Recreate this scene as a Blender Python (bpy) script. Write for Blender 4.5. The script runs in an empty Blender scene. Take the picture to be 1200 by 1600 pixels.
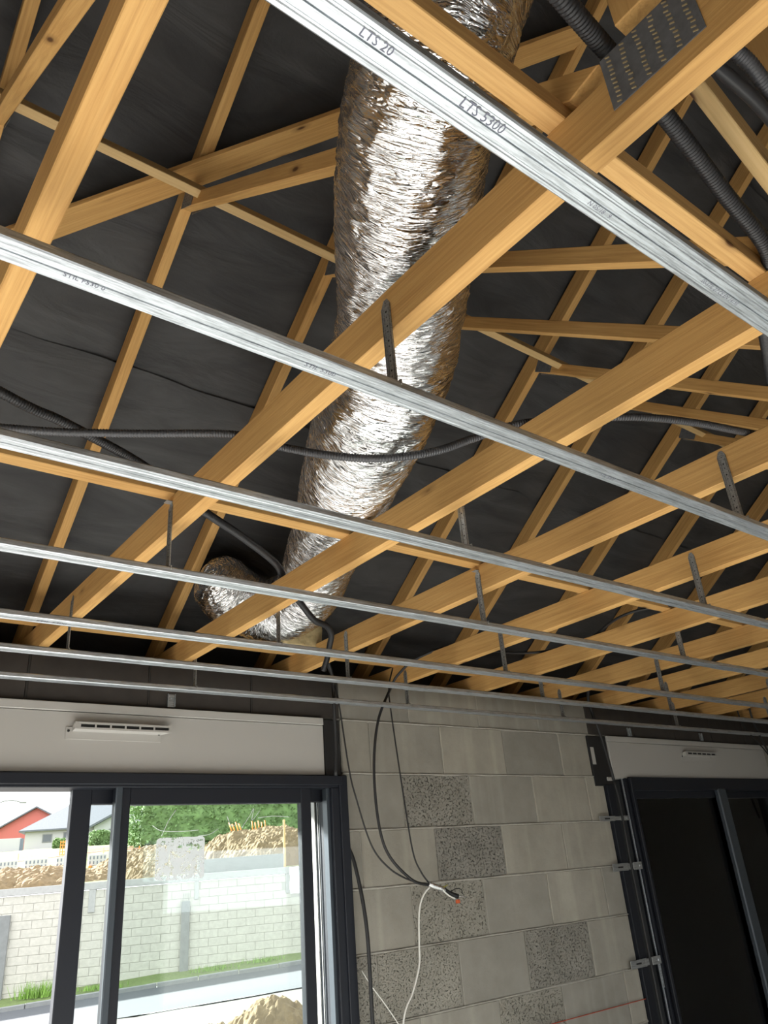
import bpy, bmesh, math, random
import numpy as np
from mathutils import Vector, Matrix, Quaternion, noise as mnoise
random.seed(7); rng = np.random.default_rng(7)
SC = bpy.context.scene; COL = SC.collection

# ------------------------------------------------------------------ camera
EYE = 1.7                                   # eye height above the floor
cam = bpy.data.cameras.new('camera'); camo = bpy.data.objects.new('camera', cam); COL.objects.link(camo)
cam.sensor_fit = 'VERTICAL'; cam.sensor_height = 36.0; cam.lens = 36.0 * 1200.26 / 1600.0
cam.clip_start = 0.02; cam.clip_end = 500
yaw, pit, rol = 0.6901007, 0.4430010, -0.0847509
fw = Vector((math.sin(yaw) * math.cos(pit), math.cos(yaw) * math.cos(pit), math.sin(pit)))
ri = Vector((math.cos(yaw), -math.sin(yaw), 0)); up = ri.cross(fw)
r2 = math.cos(rol) * ri + math.sin(rol) * up; u2 = r2.cross(fw)
camo.matrix_world = Matrix(((r2.x, u2.x, -fw.x, 0), (r2.y, u2.y, -fw.y, 0), (r2.z, u2.z, -fw.z, EYE), (0, 0, 0, 1)))
SC.camera = camo

# ------------------------------------------------------------------ world, sun, exposure
W = bpy.data.worlds.new('overcast_sky'); SC.world = W; W.use_nodes = True
nt = W.node_tree; bg = nt.nodes['Background']
bg.inputs[0].default_value = (0.93, 0.97, 1.0, 1); bg.inputs[1].default_value = 2.8
sun = bpy.data.lights.new('sun', 'SUN'); sun.energy = 30.0; sun.angle = math.radians(2.0); sun.color = (1.0, 0.98, 0.95)
suno = bpy.data.objects.new('sun', sun); COL.objects.link(suno)
suno.location = (-12, 4, 6)
suno.rotation_euler = Vector((0.46, -0.76, -0.46)).to_track_quat('-Z', 'Y').to_euler()
SC.view_settings.view_transform = 'Standard'; SC.view_settings.look = 'None'
SC.view_settings.exposure = 0.45; SC.view_settings.gamma = 1.0; SC.view_settings.use_curve_mapping = False
SC.cycles.use_denoising = True
SC.cycles.max_bounces = 10; SC.cycles.diffuse_bounces = 6; SC.cycles.glossy_bounces = 5; SC.cycles.transparent_max_bounces = 12
SC.cycles.caustics_reflective = False; SC.cycles.caustics_refractive = False

# ------------------------------------------------------------------ helpers
def tag(o, label=None, cat=None, group=None, kind=None):
    if label: o['label'] = label
    if cat: o['category'] = cat
    if group: o['group'] = group
    if kind: o['kind'] = kind
    return o
def empty(name, loc, parent=None):
    o = bpy.data.objects.new(name, None); COL.objects.link(o); o.location = loc; o.empty_display_size = 0.1
    if parent: o.parent = parent
    return o
def link(name, me, mat=None, parent=None, loc=None, mtx=None, smooth=False):
    o = bpy.data.objects.new(name, me); COL.objects.link(o)
    if mat is not None and not me.materials:
        for m in (mat if isinstance(mat, (list, tuple)) else [mat]): me.materials.append(m)
    if parent: o.parent = parent
    if mtx is not None: o.matrix_basis = mtx
    elif loc is not None: o.location = loc
    if smooth:
        for p in me.polygons: p.use_smooth = True
    return o
def from_bm(bm, name='mesh'):
    me = bpy.data.meshes.new(name); bm.to_mesh(me); bm.free(); return me
def pydata(name, v, f):
    me = bpy.data.meshes.new(name); me.from_pydata([tuple(map(float, a)) for a in v], [], f); me.update(); return me
def addbox(bm, c, s, mi=0, rot=None):
    vs = []
    for x in (-.5, .5):
        for y in (-.5, .5):
            for z in (-.5, .5):
                p = Vector((x * s[0], y * s[1], z * s[2]))
                if rot is not None: p = rot @ p
                vs.append(bm.verts.new(p + Vector(c)))
    for q in ((0, 1, 3, 2), (4, 6, 7, 5), (0, 4, 5, 1), (2, 3, 7, 6), (0, 2, 6, 4), (1, 5, 7, 3)):
        f = bm.faces.new([vs[i] for i in q]); f.material_index = mi
    return vs
def boxmesh(s, bev=0.0, name='box', seg=1):
    bm = bmesh.new(); addbox(bm, (0, 0, 0), s)
    bmesh.ops.recalc_face_normals(bm, faces=bm.faces)
    if bev: bmesh.ops.bevel(bm, geom=list(bm.edges), offset=bev, segments=seg, affect='EDGES', profile=0.6)
    return from_bm(bm, name)
def box(name, lo, hi, mat, parent=None, bev=0.0, seg=1):
    """axis aligned box from corner to corner; coordinates in the parent's frame"""
    lo, hi = Vector(lo), Vector(hi); s = hi - lo
    return link(name, boxmesh(s, bev, name, seg), mat, parent, loc=(lo + hi) / 2)
def board(name, p0, p1, w, h, mat, parent=None, upv=(0, 0, 1), bev=0.0018, cut0=0.0, cut1=0.0):
    """a timber from p0 to p1 (centre line), w across, h along upv; local X runs along the grain; cut = shear of an end"""
    p0, p1 = Vector(p0), Vector(p1); d = p1 - p0; L = d.length; x = d.normalized()
    y = Vector(upv).cross(x).normalized(); z = x.cross(y)
    bm = bmesh.new(); vs = addbox(bm, (0, 0, 0), (L, w, h))
    for v in bm.verts:
        v.co.x += (cut0 if v.co.x < 0 else cut1) * v.co.z / (h / 2)
    bmesh.ops.recalc_face_normals(bm, faces=bm.faces)
    if bev: bmesh.ops.bevel(bm, geom=list(bm.edges), offset=bev, segments=1, affect='EDGES')
    c = (p0 + p1) / 2
    mt = Matrix(((x.x, y.x, z.x, c.x), (x.y, y.y, z.y, c.y), (x.z, y.z, z.z, c.z), (0, 0, 0, 1)))
    return link(name, from_bm(bm, name), mat, parent, mtx=mt)
def catmull(P, n):
    P = [np.array(p, float) for p in P]; P = [2 * P[0] - P[1]] + P + [2 * P[-1] - P[-2]]; out = []
    for i in range(1, len(P) - 2):
        a, b, c, d = P[i - 1:i + 3]
        for t in np.linspace(0, 1, n, endpoint=False):
            out.append(.5 * ((2 * b) + (-a + c) * t + (2 * a - 5 * b + 4 * c - d) * t * t + (-a + 3 * b - 3 * c + d) * t ** 3))
    out.append(P[-2]); return np.array(out)
def resample(Q, step):
    s = np.r_[0, np.cumsum(np.linalg.norm(np.diff(Q[:, :3], axis=0), axis=1))]
    n = max(2, int(round(s[-1] / step)) + 1); t = np.linspace(0, s[-1], n)
    return np.stack([np.interp(t, s, Q[:, k]) for k in range(Q.shape[1])], 1), t
def frames(Q):
    T = np.gradient(Q, axis=0); T /= np.linalg.norm(T, axis=1)[:, None]
    n = np.cross(T[0], (0.12, 0.3, 1.0)); n /= np.linalg.norm(n); N = [n]
    for i in range(1, len(Q)):
        n = N[-1] - T[i] * (N[-1] @ T[i]); n /= np.linalg.norm(n); N.append(n)
    N = np.array(N); return T, N, np.cross(T, N)
def tube(name, P, r, mat, parent=None, seg=10, step=0.02, corr=0.0, pitch=0.008, n=12):
    Q = catmull(P, n)
    if corr: step = pitch / 4
    Q, t = resample(Q, step); T, N, B = frames(Q); k = len(Q)
    rad = np.full(k, r)
    if corr: rad = r - corr * np.array([0, 0, 1, 1])[np.arange(k) % 4]
    th = np.linspace(0, 2 * np.pi, seg, endpoint=False)
    V = (Q[:, None] + rad[:, None, None] * (np.cos(th)[None, :, None] * N[:, None] + np.sin(th)[None, :, None] * B[:, None])).reshape(-1, 3)
    F = [(i * seg + j, i * seg + (j + 1) % seg, (i + 1) * seg + (j + 1) % seg, (i + 1) * seg + j) for i in range(k - 1) for j in range(seg)]
    F.append(tuple(range(seg))[::-1]); F.append(tuple((k - 1) * seg + j for j in range(seg)))
    c = Q[0].copy()
    o = link(name, pydata(name, V - c, F), mat, parent, loc=c, smooth=True)
    return o
def textmesh(s, size, mat, name='printed_text'):
    cu = bpy.data.curves.new('t', 'FONT'); cu.body = s; cu.size = size; cu.align_x = 'LEFT'; cu.align_y = 'CENTER'; cu.resolution_u = 2
    to = bpy.data.objects.new('t', cu); COL.objects.link(to)
    me = bpy.data.meshes.new_from_object(to.evaluated_get(bpy.context.evaluated_depsgraph_get()))
    bpy.data.objects.remove(to); me.materials.clear(); me.materials.append(mat); me.name = name
    return me

# ------------------------------------------------------------------ materials
class NT:
    def __init__(s, name):
        s.m = bpy.data.materials.new(name); s.m.use_nodes = True; s.t = s.m.node_tree; s.b = s.t.nodes['Principled BSDF']; s.out = s.t.nodes['Material Output']
    def n(s, ty, **kw):
        k = s.t.nodes.new(ty)
        for a, v in kw.items():
            if a.startswith('i_'):
                key = a[2:]; key = int(key) if key.isdigit() else key
                k.inputs[key].default_value = v
            else: setattr(k, a, v)
        return k
    def l(s, a, b): s.t.links.new(a, b)
    def coords(s, scale=(1, 1, 1), rand=True, kind='Object'):
        tc = s.n('ShaderNodeTexCoord'); mp = s.n('ShaderNodeMapping'); mp.inputs['Scale'].default_value = scale
        s.l(tc.outputs[kind], mp.inputs[0])
        if rand:
            oi = s.n('ShaderNodeObjectInfo'); mu = s.n('ShaderNodeMath', operation='MULTIPLY', i_1=37.0); cb = s.n('ShaderNodeCombineXYZ')
            s.l(oi.outputs['Random'], mu.inputs[0])
            for k in range(3): s.l(mu.outputs[0], cb.inputs[k])
            s.l(cb.outputs[0], mp.inputs['Location'])
        return mp.outputs[0]
    def noise(s, co, scale, detail=4, rough=.55, dist=0.0):
        k = s.n('ShaderNodeTexNoise'); k.inputs['Scale'].default_value = scale; k.inputs['Detail'].default_value = detail
        k.inputs['Roughness'].default_value = rough; k.inputs['Distortion'].default_value = dist; s.l(co, k.inputs['Vector']); return k.outputs['Fac']
    def ramp(s, fac, stops, interp='LINEAR'):
        k = s.n('ShaderNodeValToRGB'); k.color_ramp.interpolation = interp; e = k.color_ramp.elements
        while len(e) < len(stops): e.new(0.5)
        for a, (p, c) in zip(e, stops): a.position = p; a.color = (*c, 1) if len(c) == 3 else c
        s.l(fac, k.inputs[0]); return k.outputs[0]
    def mix(s, fac, a, b, ty='MIX'):
        k = s.n('ShaderNodeMix', data_type='RGBA', blend_type=ty)
        for i, v in ((0, fac), (6, a), (7, b)):
            if hasattr(v, 'is_output'): s.l(v, k.inputs[i])
            else: k.inputs[i].default_value = v if i == 0 else (*v, 1)
        return k.outputs[2]
    def bump(s, h, st, dist=0.01, prev=None):
        k = s.n('ShaderNodeBump'); k.inputs['Strength'].default_value = st; k.inputs['Distance'].default_value = dist
        s.l(h, k.inputs['Height'])
        if prev is not None: s.l(prev, k.inputs['Normal'])
        return k.outputs[0]
    def set(s, **kw):
        for k, v in kw.items():
            k = k.replace('_', ' ')
            if hasattr(v, 'is_output'): s.l(v, s.b.inputs[k])
            else: s.b.inputs[k].default_value = (*v, 1) if isinstance(v, tuple) and len(v) == 3 else v
        return s.m

def mat_wood(name, lo, mid, hi, knots=True, grain=1.0):
    k = NT(name); co = k.coords((1, 1, 1)); cg = k.coords((1.0, 34, 34)); cf = k.coords((6, 150, 150))
    rings = k.noise(cg, 1.6, 6, .65, 2.2); fine = k.noise(cf, 1.0, 3, .6)
    c = k.ramp(rings, [(.28, lo), (.5, mid), (.72, hi)])
    blot = k.noise(co, 2.5, 2, .5)
    c = k.mix(0.35, c, k.ramp(blot, [(.3, (lo[0] * 1.1, lo[1] * 1.05, lo[2])), (.7, hi)]))
    c = k.mix(0.30, c, k.ramp(fine, [(.35, tuple(v * .55 for v in lo)), (.6, hi)]), 'MULTIPLY') if grain > 1 else k.mix(0.16, c, k.ramp(fine, [(.3, tuple(v * .6 for v in lo)), (.65, hi)]))
    if knots:
        cv = k.coords((4.2, 11, 11)); vo = k.n('ShaderNodeTexVoronoi', feature='F1'); vo.inputs['Scale'].default_value = 1.0; k.l(cv, vo.inputs['Vector'])
        kf = k.ramp(vo.outputs['Distance'], [(.045, (1, 1, 1)), (.09, (.35, .35, .35)), (.19, (0, 0, 0))])
        sel = k.n('ShaderNodeSeparateColor'); k.l(vo.outputs['Color'], sel.inputs[0])
        gt = k.n('ShaderNodeMath', operation='GREATER_THAN', i_1=.62); k.l(sel.outputs[0], gt.inputs[0])
        mu = k.n('ShaderNodeMath', operation='MULTIPLY'); k.l(kf, mu.inputs[0]); k.l(gt.outputs[0], mu.inputs[1])
        c = k.mix(mu.outputs[0], c, (.10, .042, .014))
    oi = k.n('ShaderNodeObjectInfo'); v = k.ramp(oi.outputs['Random'], [(0, (.86, .86, .88)), (1, (1.0, 1.0, 1.0))])
    c = k.mix(1.0, c, v, 'MULTIPLY')
    b = k.bump(fine, .25, .002, k.bump(rings, .15, .003))
    return k.set(Base_Color=c, Roughness=.72, Normal=b, Specular_IOR_Level=.3)
WOOD = mat_wood('pine_timber', (.38, .195, .058), (.60, .345, .115), (.72, .445, .17))
WOOD_ROUGH = mat_wood('rough_sawn_pine', (.42, .225, .075), (.62, .37, .135), (.73, .46, .19))
WOOD_PALE = mat_wood('pale_spruce', (.55, .36, .15), (.66, .46, .21), (.74, .54, .27))

def mat_galv(name, col, rough, streak=1.0):
    k = NT(name); cs = k.coords((3, 60, 60)); n1 = k.noise(cs, 2.0, 4, .65); n2 = k.noise(k.coords((1, 1, 1)), 40, 3, .6)
    c = k.ramp(n1, [(.3, tuple(v * .72 for v in col)), (.55, col), (.8, tuple(min(1, v * 1.18) for v in col))])
    c = k.mix(.25, c, k.ramp(n2, [(.35, tuple(v * .6 for v in col)), (.6, col)]))
    n4 = k.noise(k.coords((14, 260, 260)), 1.0, 4, .75); c = k.mix(.7 * streak, c, k.ramp(n4, [(.38, tuple(v * .55 for v in col)), (.5, col), (.62, tuple(min(1, v * 1.3) for v in col))]))
    ro = k.ramp(n1, [(.3, (rough + .14,) * 3), (.75, (rough - .06,) * 3)])
    return k.set(Base_Color=c, Metallic=.85, Roughness=ro, Normal=k.bump(n1, .12 * streak, .002))
GALV = mat_galv('galvanised_steel', (.50, .535, .57), .38)
GALV_DARK = mat_galv('shaded_galvanised', (.42, .43, .43), .42)  # same galvanised steel, with the straps' shade put into a darker colour
def mat_plain(name, col, rough=.5, metal=0.0, spec=.5, bumpsc=None, bst=.1, var=0.0):
    k = NT(name); c = col
    if var or bumpsc:
        n = k.noise(k.coords((1, 1, 1)), bumpsc or 8, 4, .6)
        if var: c = k.ramp(n, [(.25, tuple(v * (1 - var) for v in col)), (.75, tuple(min(1, v * (1 + var)) for v in col))])
        if bumpsc: k.set(Normal=k.bump(n, bst, .004))
    return k.set(Base_Color=c, Roughness=rough, Metallic=metal, Specular_IOR_Level=spec)
PLATE = mat_plain('nail_plate_steel', (.15, .155, .165), .5, .35, var=.25, bumpsc=60)
PLATE_TOOTH = mat_plain('nail_plate_teeth', (.55, .43, .25), .45, .7)
BLACK_PL = mat_plain('black_plastic', (.018, .018, .02), .42, spec=.45)
GREY_PL = mat_plain('grey_conduit_plastic', (.055, .056, .062), .42, spec=.5)
BLACK_MATT = mat_plain('black_rubber', (.012, .012, .013), .6)
WHITE_PVC = mat_plain('white_pvc', (.45, .44, .42), .38, bumpsc=30, bst=.02)
WHITE_CABLE = mat_plain('white_cable_sheath', (.75, .74, .70), .5)
ANTHRA = mat_plain('anthracite_aluminium', (.010, .012, .018), .5, .0, .35, bumpsc=90, bst=.03)
ANTHRA_L = mat_plain('grey_blue_aluminium', (.05, .062, .075), .35, .2, .5)
INK = mat_plain('blue_black_ink', (.13, .135, .18), .5, .4)
HOLE = mat_plain('dark_hole', (.015, .015, .015), .8)
TAPE = mat_plain('silver_tape', (.75, .75, .76), .25, .9, bumpsc=60, bst=.5)
RED = mat_plain('red_string', (.42, .06, .03), .7)
YELLOW = mat_plain('green_yellow_wire', (.45, .42, .05), .5)
COPPER = mat_plain('red_connector', (.55, .10, .03), .4)
WOOL = mat_plain('yellow_glass_wool', (.60, .48, .26), .95, bumpsc=45, bst=.8, var=.2)

def mat_duct():
    k = NT('crinkled_aluminium_foil'); co = k.coords((1, 1, 1), rand=False, kind='UV')
    n1 = k.noise(co, 1.0, 3, .6, .6)
    mp = k.coords((5.5, 105, 1), rand=False, kind='UV'); n2 = k.noise(mp, 1.0, 2, .5, .5)
    mp3 = k.coords((14, 260, 1), rand=False, kind='UV'); n3 = k.noise(mp3, 1.0, 2, .6, .4)
    def crease(n):
        a = k.n('ShaderNodeMath', operation='SUBTRACT', i_1=.5); k.l(n, a.inputs[0]); b_ = k.n('ShaderNodeMath', operation='ABSOLUTE'); k.l(a.outputs[0], b_.inputs[0])
        p = k.n('ShaderNodeMath', operation='POWER', i_1=.9); k.l(b_.outputs[0], p.inputs[0]); return p.outputs[0]
    b = k.bump(crease(n3), .5, .004, k.bump(crease(n2), 1.0, .016))
    return k.set(Base_Color=(.86, .86, .87), Metallic=1.0, Roughness=.09, Normal=b)
DUCT = mat_duct()

def mat_underlay():
    k = NT('black_roof_membrane'); n = k.noise(k.coords((1.2, 4.5, 4.5), rand=False), 1.6, 4, .6, .8); f = k.noise(k.coords((1, 1, 1), rand=False), 160, 2, .5)
    c = k.ramp(n, [(.3, (.030, .030, .032)), (.5, (.046, .046, .047)), (.72, (.068, .068, .069))])
    return k.set(Base_Color=c, Roughness=.62, Specular_IOR_Level=.35, Normal=k.bump(f, .2, .002, k.bump(n, .3, .03)))
UNDERLAY = mat_underlay()

def mat_block(name, rough_block):
    k = NT(name); co = k.coords((1, 1, 1)); n = k.noise(co, 7, 4, .6); f = k.noise(co, 190, 3, .75); g = k.noise(co, 95, 3, .7)
    oi = k.n('ShaderNodeObjectInfo')
    if rough_block:
        c = k.ramp(n, [(.3, (.25, .24, .215)), (.7, (.33, .315, .285))])
        pit = k.ramp(g, [(.36, (0, 0, 0)), (.43, (1, 1, 1))]); pit2 = k.ramp(f, [(.38, (0, 0, 0)), (.46, (1, 1, 1))])
        c = k.mix(1.0, c, k.ramp(pit, [(0, (.5, .5, .5)), (1, (1, 1, 1))]), 'MULTIPLY')
        c = k.mix(.6, c, k.ramp(pit2, [(0, (.5, .5, .5)), (1, (1, 1, 1))]), 'MULTIPLY')
        nb = k.bump(pit2, .6, .003, k.bump(pit, .8, .005))
    else:
        st = k.noise(k.coords((11, 1, .35)), 1.0, 2, .5)
        c = k.ramp(n, [(.3, (.285, .27, .24)), (.7, (.38, .362, .325))])
        c = k.mix(.38, c, k.ramp(st, [(.52, (.31, .295, .26)), (.66, (.44, .425, .37))]))
        pit2 = k.ramp(f, [(.30, (0, 0, 0)), (.36, (1, 1, 1))])
        c = k.mix(.6, c, k.ramp(pit2, [(0, (.55, .55, .55)), (1, (1, 1, 1))]), 'MULTIPLY')
        nb = k.bump(f, .25, .003, k.bump(n, .3, .01))
    c = k.mix(1.0, c, k.ramp(oi.outputs['Random'], [(0, (.86, .86, .86)), (1, (1.08, 1.07, 1.03))]), 'MULTIPLY')
    return k.set(Base_Color=c, Roughness=.93, Specular_IOR_Level=.2, Normal=nb)
BLOCK_S, BLOCK_R = mat_block('smooth_concrete_block', False), mat_block('porous_concrete_block', True)
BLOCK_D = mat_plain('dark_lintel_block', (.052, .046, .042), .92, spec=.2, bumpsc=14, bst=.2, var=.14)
MORTAR = mat_plain('mortar', (.34, .325, .29), .95, spec=.2, bumpsc=40, bst=.6, var=.15)
MORTAR_D = mat_plain('dark_joint', (.03, .028, .026), .95)
PLASTER = mat_plain('bare_block_wall', (.34, .33, .30), .95, spec=.2, bumpsc=12, bst=.2, var=.1)
SCREED = mat_plain('pale_floor_screed', (.66, .65, .62), .85, spec=.3, bumpsc=6, bst=.1, var=.08)

# ------------------------------------------------------------------ room shell
YW = 3.20            # inner face of the window wall
ZT = EYE + 0.9216    # top of that wall = underside of the truss ties
YB = -2.66           # inner face of the rear wall
YC = 0.27            # middle of the span (ridge)
SL, ZR = -0.735, EYE + 3.582      # rafter underside: z = ZR + SL*y
XL, XR = -1.6, 7.3
floor = box('floor', (XL - .2, YB - .2, -.12), (XR + .2, YW + .2, 0), SCREED); tag(floor, kind='structure')

def wall_boxes(name, boxes, mat, label=None):
    bm = bmesh.new()
    for lo, hi in boxes:
        lo, hi = Vector(lo), Vector(hi); addbox(bm, (lo + hi) / 2, hi - lo)
    bmesh.ops.recalc_face_normals(bm, faces=bm.faces)
    o = link(name, from_bm(bm, name), mat); tag(o, label, kind='structure'); return o
W1 = (-1.15, 2.245); W2 = (4.245, 6.45); ZB = EYE + 0.728      # window openings, top of the shutter boxes
YM = YW + 0.006                                                  # mortar sits a little behind the block faces
wf = wall_boxes('wall_front', [((XL, YM, 0), (W1[0], YW + .2, ZB)), ((W1[1], YM, 0), (W2[0], YW + .2, EYE + .41)), ((W1[1], YM, EYE + .41), (4.155, YW + .2, ZB)), ((W2[1], YM, 0), (XR, YW + .2, ZB)),
                               ((XL, YM, ZB), (XR, YW + .2, ZT))], MORTAR, 'bare concrete block wall around the two windows')
wb = wall_boxes('wall_back', [((XL, YB - .2, 0), (.4, YB, 2.15)), ((2.8, YB - .2, 0), (3.9, YB, 2.15)), ((6.2, YB - .2, 0), (XR, YB, 2.15)),
                              ((XL, YB - .2, 2.15), (XR, YB, ZT))], PLASTER)  # unseen openings between the piers, added to light the window wall
def gable(name, x0, x1, zb=0.0):
    pts = [(YB - .2, zb), (YW + .2, zb), (YW + .2, ZR + SL * (YW + .2) + .1), (YC, ZR + SL * YC + .1), (YB - .2, ZR + SL * (2 * YC - YB + .2) + .1)]
    v = [(x0, y, z) for y, z in pts] + [(x1, y, z) for y, z in pts]; n = 5
    f = [tuple(range(n))[::-1], tuple(range(n, 2 * n))] + [(i, (i + 1) % n, n + (i + 1) % n, n + i) for i in range(n)]
    o = link(name, pydata(name, v, f), PLASTER); tag(o, kind='structure')
gable('wall_left', XL - .2, XL, 2.2); gable('wall_right', XR, XR + .2)     # the left gable stands on two piers round an unseen bay added for sunlight
for i, (a, c) in enumerate(((YB - .2, .7), (2.95, YW + .2))): tag(box('wall_left_pier', (XL - .2, a, 0), (XL, c, 2.2), PLASTER), kind='structure')

# roof underlay: lapped sheets of membrane lying on the rafters, sagging a little between them
TRX_OFF = [-1.03, -.42]
TRX = [.19, .808, 1.412, 2.005, 2.64, 3.235, 3.87, 4.47, 5.09, 5.70, 6.30]      # right face of every truss
ceil = empty('ceiling', (0, YC, ZR + SL * YC)); tag(ceil, 'black roof underlay membrane over the rafters', kind='structure')
def sheet(y0, y1, lift, seed, rear=False):
    nx, ny = 260, 60; xs = np.linspace(XL - .25, XR + .25, nx); ys = np.linspace(y0, y1, ny); V = []
    for y in ys:
        for x in xs:
            d = min(abs(x - (a - .02)) for a in TRX); sag = .022 * min(1, d / .3) ** 1.3
            w = mnoise.noise((x * 2.2 + seed, y * 7.0, seed)) * .022 + mnoise.noise((x * 5.0 + y * 4, y * 15.0, seed + 5)) * .009
            w += .030 * max(0, mnoise.noise((x * 1.3, y * 4.5 - x * 1.1, seed + 9))) ** 1.5
            e = lift + (.012 if lift else 0) * mnoise.noise((x * 3, seed, 2)) * (1 if abs(y - y1) < .2 else 0)
            z = ZR + SL * y + .1115 - sag * .6 + w * min(1, d / .06 + .15) + e
            V.append((x, (2 * YC - y) if rear else y, z))
    F = [(j * nx + i, j * nx + i + 1, (j + 1) * nx + i + 1, (j + 1) * nx + i) for j in range(ny - 1) for i in range(nx - 1)]
    V = np.array(V) - np.array(ceil.location)
    return link('membrane_sheet', pydata('membrane_sheet', V, F), UNDERLAY, ceil, smooth=True)
sheet(4.05, 2.48, 0.0, 3.1); sheet(2.60, .95, .016, 11.7); sheet(1.05, YC - .02, .03, 21.3)
sheet(4.05, 2.0, 0.0, 33.1, True); sheet(2.1, YC - .02, .02, 41.7, True)
# eaves: soffit and fascia close the gap between wall and roof
eav = wall_boxes('trim_1', [((XL, 3.72, EYE + .70), (XR, 3.745, EYE + 1.0)), ((XL, YW + .2, EYE + .70), (XR, 3.745, EYE + .72)), ((XL - .02, YW + .2, EYE + .70), (XL, 3.745, EYE + 1.28)), ((XR, YW + .2, EYE + .70), (XR + .02, 3.745, EYE + 1.28)), ((XL, 3.72, EYE + .95), (XR, 3.745, EYE + 1.0))], mat_plain('dark_stained_fascia', (.085, .05, .03), .8, var=.2, bumpsc=10))
eav2 = wall_boxes('trim_2', [((XL, 2 * YC - 3.745, EYE + .70), (XR, 2 * YC - 3.72, EYE + 1.0)), ((XL, 2 * YC - 3.745, EYE + .70), (XR, YB - .2, EYE + .72))], PLASTER)

# block courses of the window wall (each block a part of the wall)
ZJ = [EYE + a for a in (.9216, .728, .472, .213, -.040, -.303, -.578, -.838, -1.098, -1.358, -1.618)] + [0.0]
JX = {0: (2.69, 3.21, 3.717), 1: (2.42, 2.901, 3.385, 3.879), 2: (2.607, 3.083, 3.585, 4.07), 3: (2.33, 2.796, 3.28, 3.78), 4: (2.612, 3.094, 3.585, 4.07),
      5: (2.38, 2.876, 3.345, 3.864), 6: (2.602, 3.108, 3.57, 4.10), 7: (2.36, 2.87, 3.36, 3.86), 8: (2.61, 3.1, 3.58, 4.08), 9: (2.36, 2.86, 3.36, 3.86), 10: (2.61, 3.1, 3.58, 4.08)}
POROUS = {(2, 1), (3, 2), (4, 1), (5, 0), (5, 3), (6, 2), (5, 1), (7, 1), (8, 2), (9, 1)}
def block(x0, x1, z0, z1, mat, proud=0.0, gap=.006):
    s = (x1 - x0 - gap, .05, z1 - z0 - gap * 1.3)
    if s[0] < .02 or s[2] < .02: return
    bm = bmesh.new(); addbox(bm, (0, 0, 0), s); bmesh.ops.recalc_face_normals(bm, faces=bm.faces)
    bmesh.ops.bevel(bm, geom=list(bm.edges), offset=.0035, segments=1, affect='EDGES')
    for v in bm.verts: v.co += Vector((mnoise.noise(v.co * 9 + Vector((x0, z0, 0))) * .002, 0, mnoise.noise(v.co * 7 + Vector((z0, x0, 3))) * .002))
    link('block', from_bm(bm, 'block'), mat, wf, loc=((x0 + x1) / 2, YW + .025 - proud, (z0 + z1) / 2))
for r in range(11):
    z1, z0 = ZJ[r], ZJ[r + 1]
    if r == 0:      # lintel course, runs over both windows
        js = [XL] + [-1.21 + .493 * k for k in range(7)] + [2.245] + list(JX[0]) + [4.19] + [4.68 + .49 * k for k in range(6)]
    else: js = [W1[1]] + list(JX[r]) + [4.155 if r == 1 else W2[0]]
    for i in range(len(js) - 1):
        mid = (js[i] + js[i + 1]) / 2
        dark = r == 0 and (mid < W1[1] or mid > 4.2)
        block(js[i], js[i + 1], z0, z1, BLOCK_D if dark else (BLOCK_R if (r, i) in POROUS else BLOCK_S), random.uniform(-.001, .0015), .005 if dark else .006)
    if r:
        for a, b in ((XL, W1[0]), (W2[1], XR)):
            n = 3 if a < 0 else 2
            for i in range(n): block(a + (b - a) * i / n, a + (b - a) * (i + 1) / n, z0, z1, BLOCK_S)
# dark open joints over the lintel course
for x in [-1.21 + .493 * k for k in range(7)]:
    if x > 0: box('open_joint', (x - .003, YW - .0005, ZJ[1]), (x + .003, YW + .006, ZJ[0]), MORTAR_D, wf)
# squeezed-out mortar along the beds
for r in range(1, 8):
    bm = bmesh.new(); xs = np.linspace(W1[1], W2[0], 150); prev = None
    for x in xs:
        a = .007 + .006 * mnoise.noise((x * 6, r * 3.1, 1)); p = .0035 + .0035 * mnoise.noise((x * 14, r, 7)); z = ZJ[r] + .003 * mnoise.noise((x * 5, r, 4))
        ring = [bm.verts.new((x, YW + .006, z + a)), bm.verts.new((x, YW - p, z + a * .35)), bm.verts.new((x, YW - p * .8, z - a * .4)), bm.verts.new((x, YW + .006, z - a))]
        if prev:
            for k in range(3): bm.faces.new((prev[k], prev[k + 1], ring[k + 1], ring[k]))
        prev = ring
    bmesh.ops.recalc_face_normals(bm, faces=bm.faces)
    link('mortar_bed', from_bm(bm, 'mortar_bed'), MORTAR, wf, smooth=True)

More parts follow.
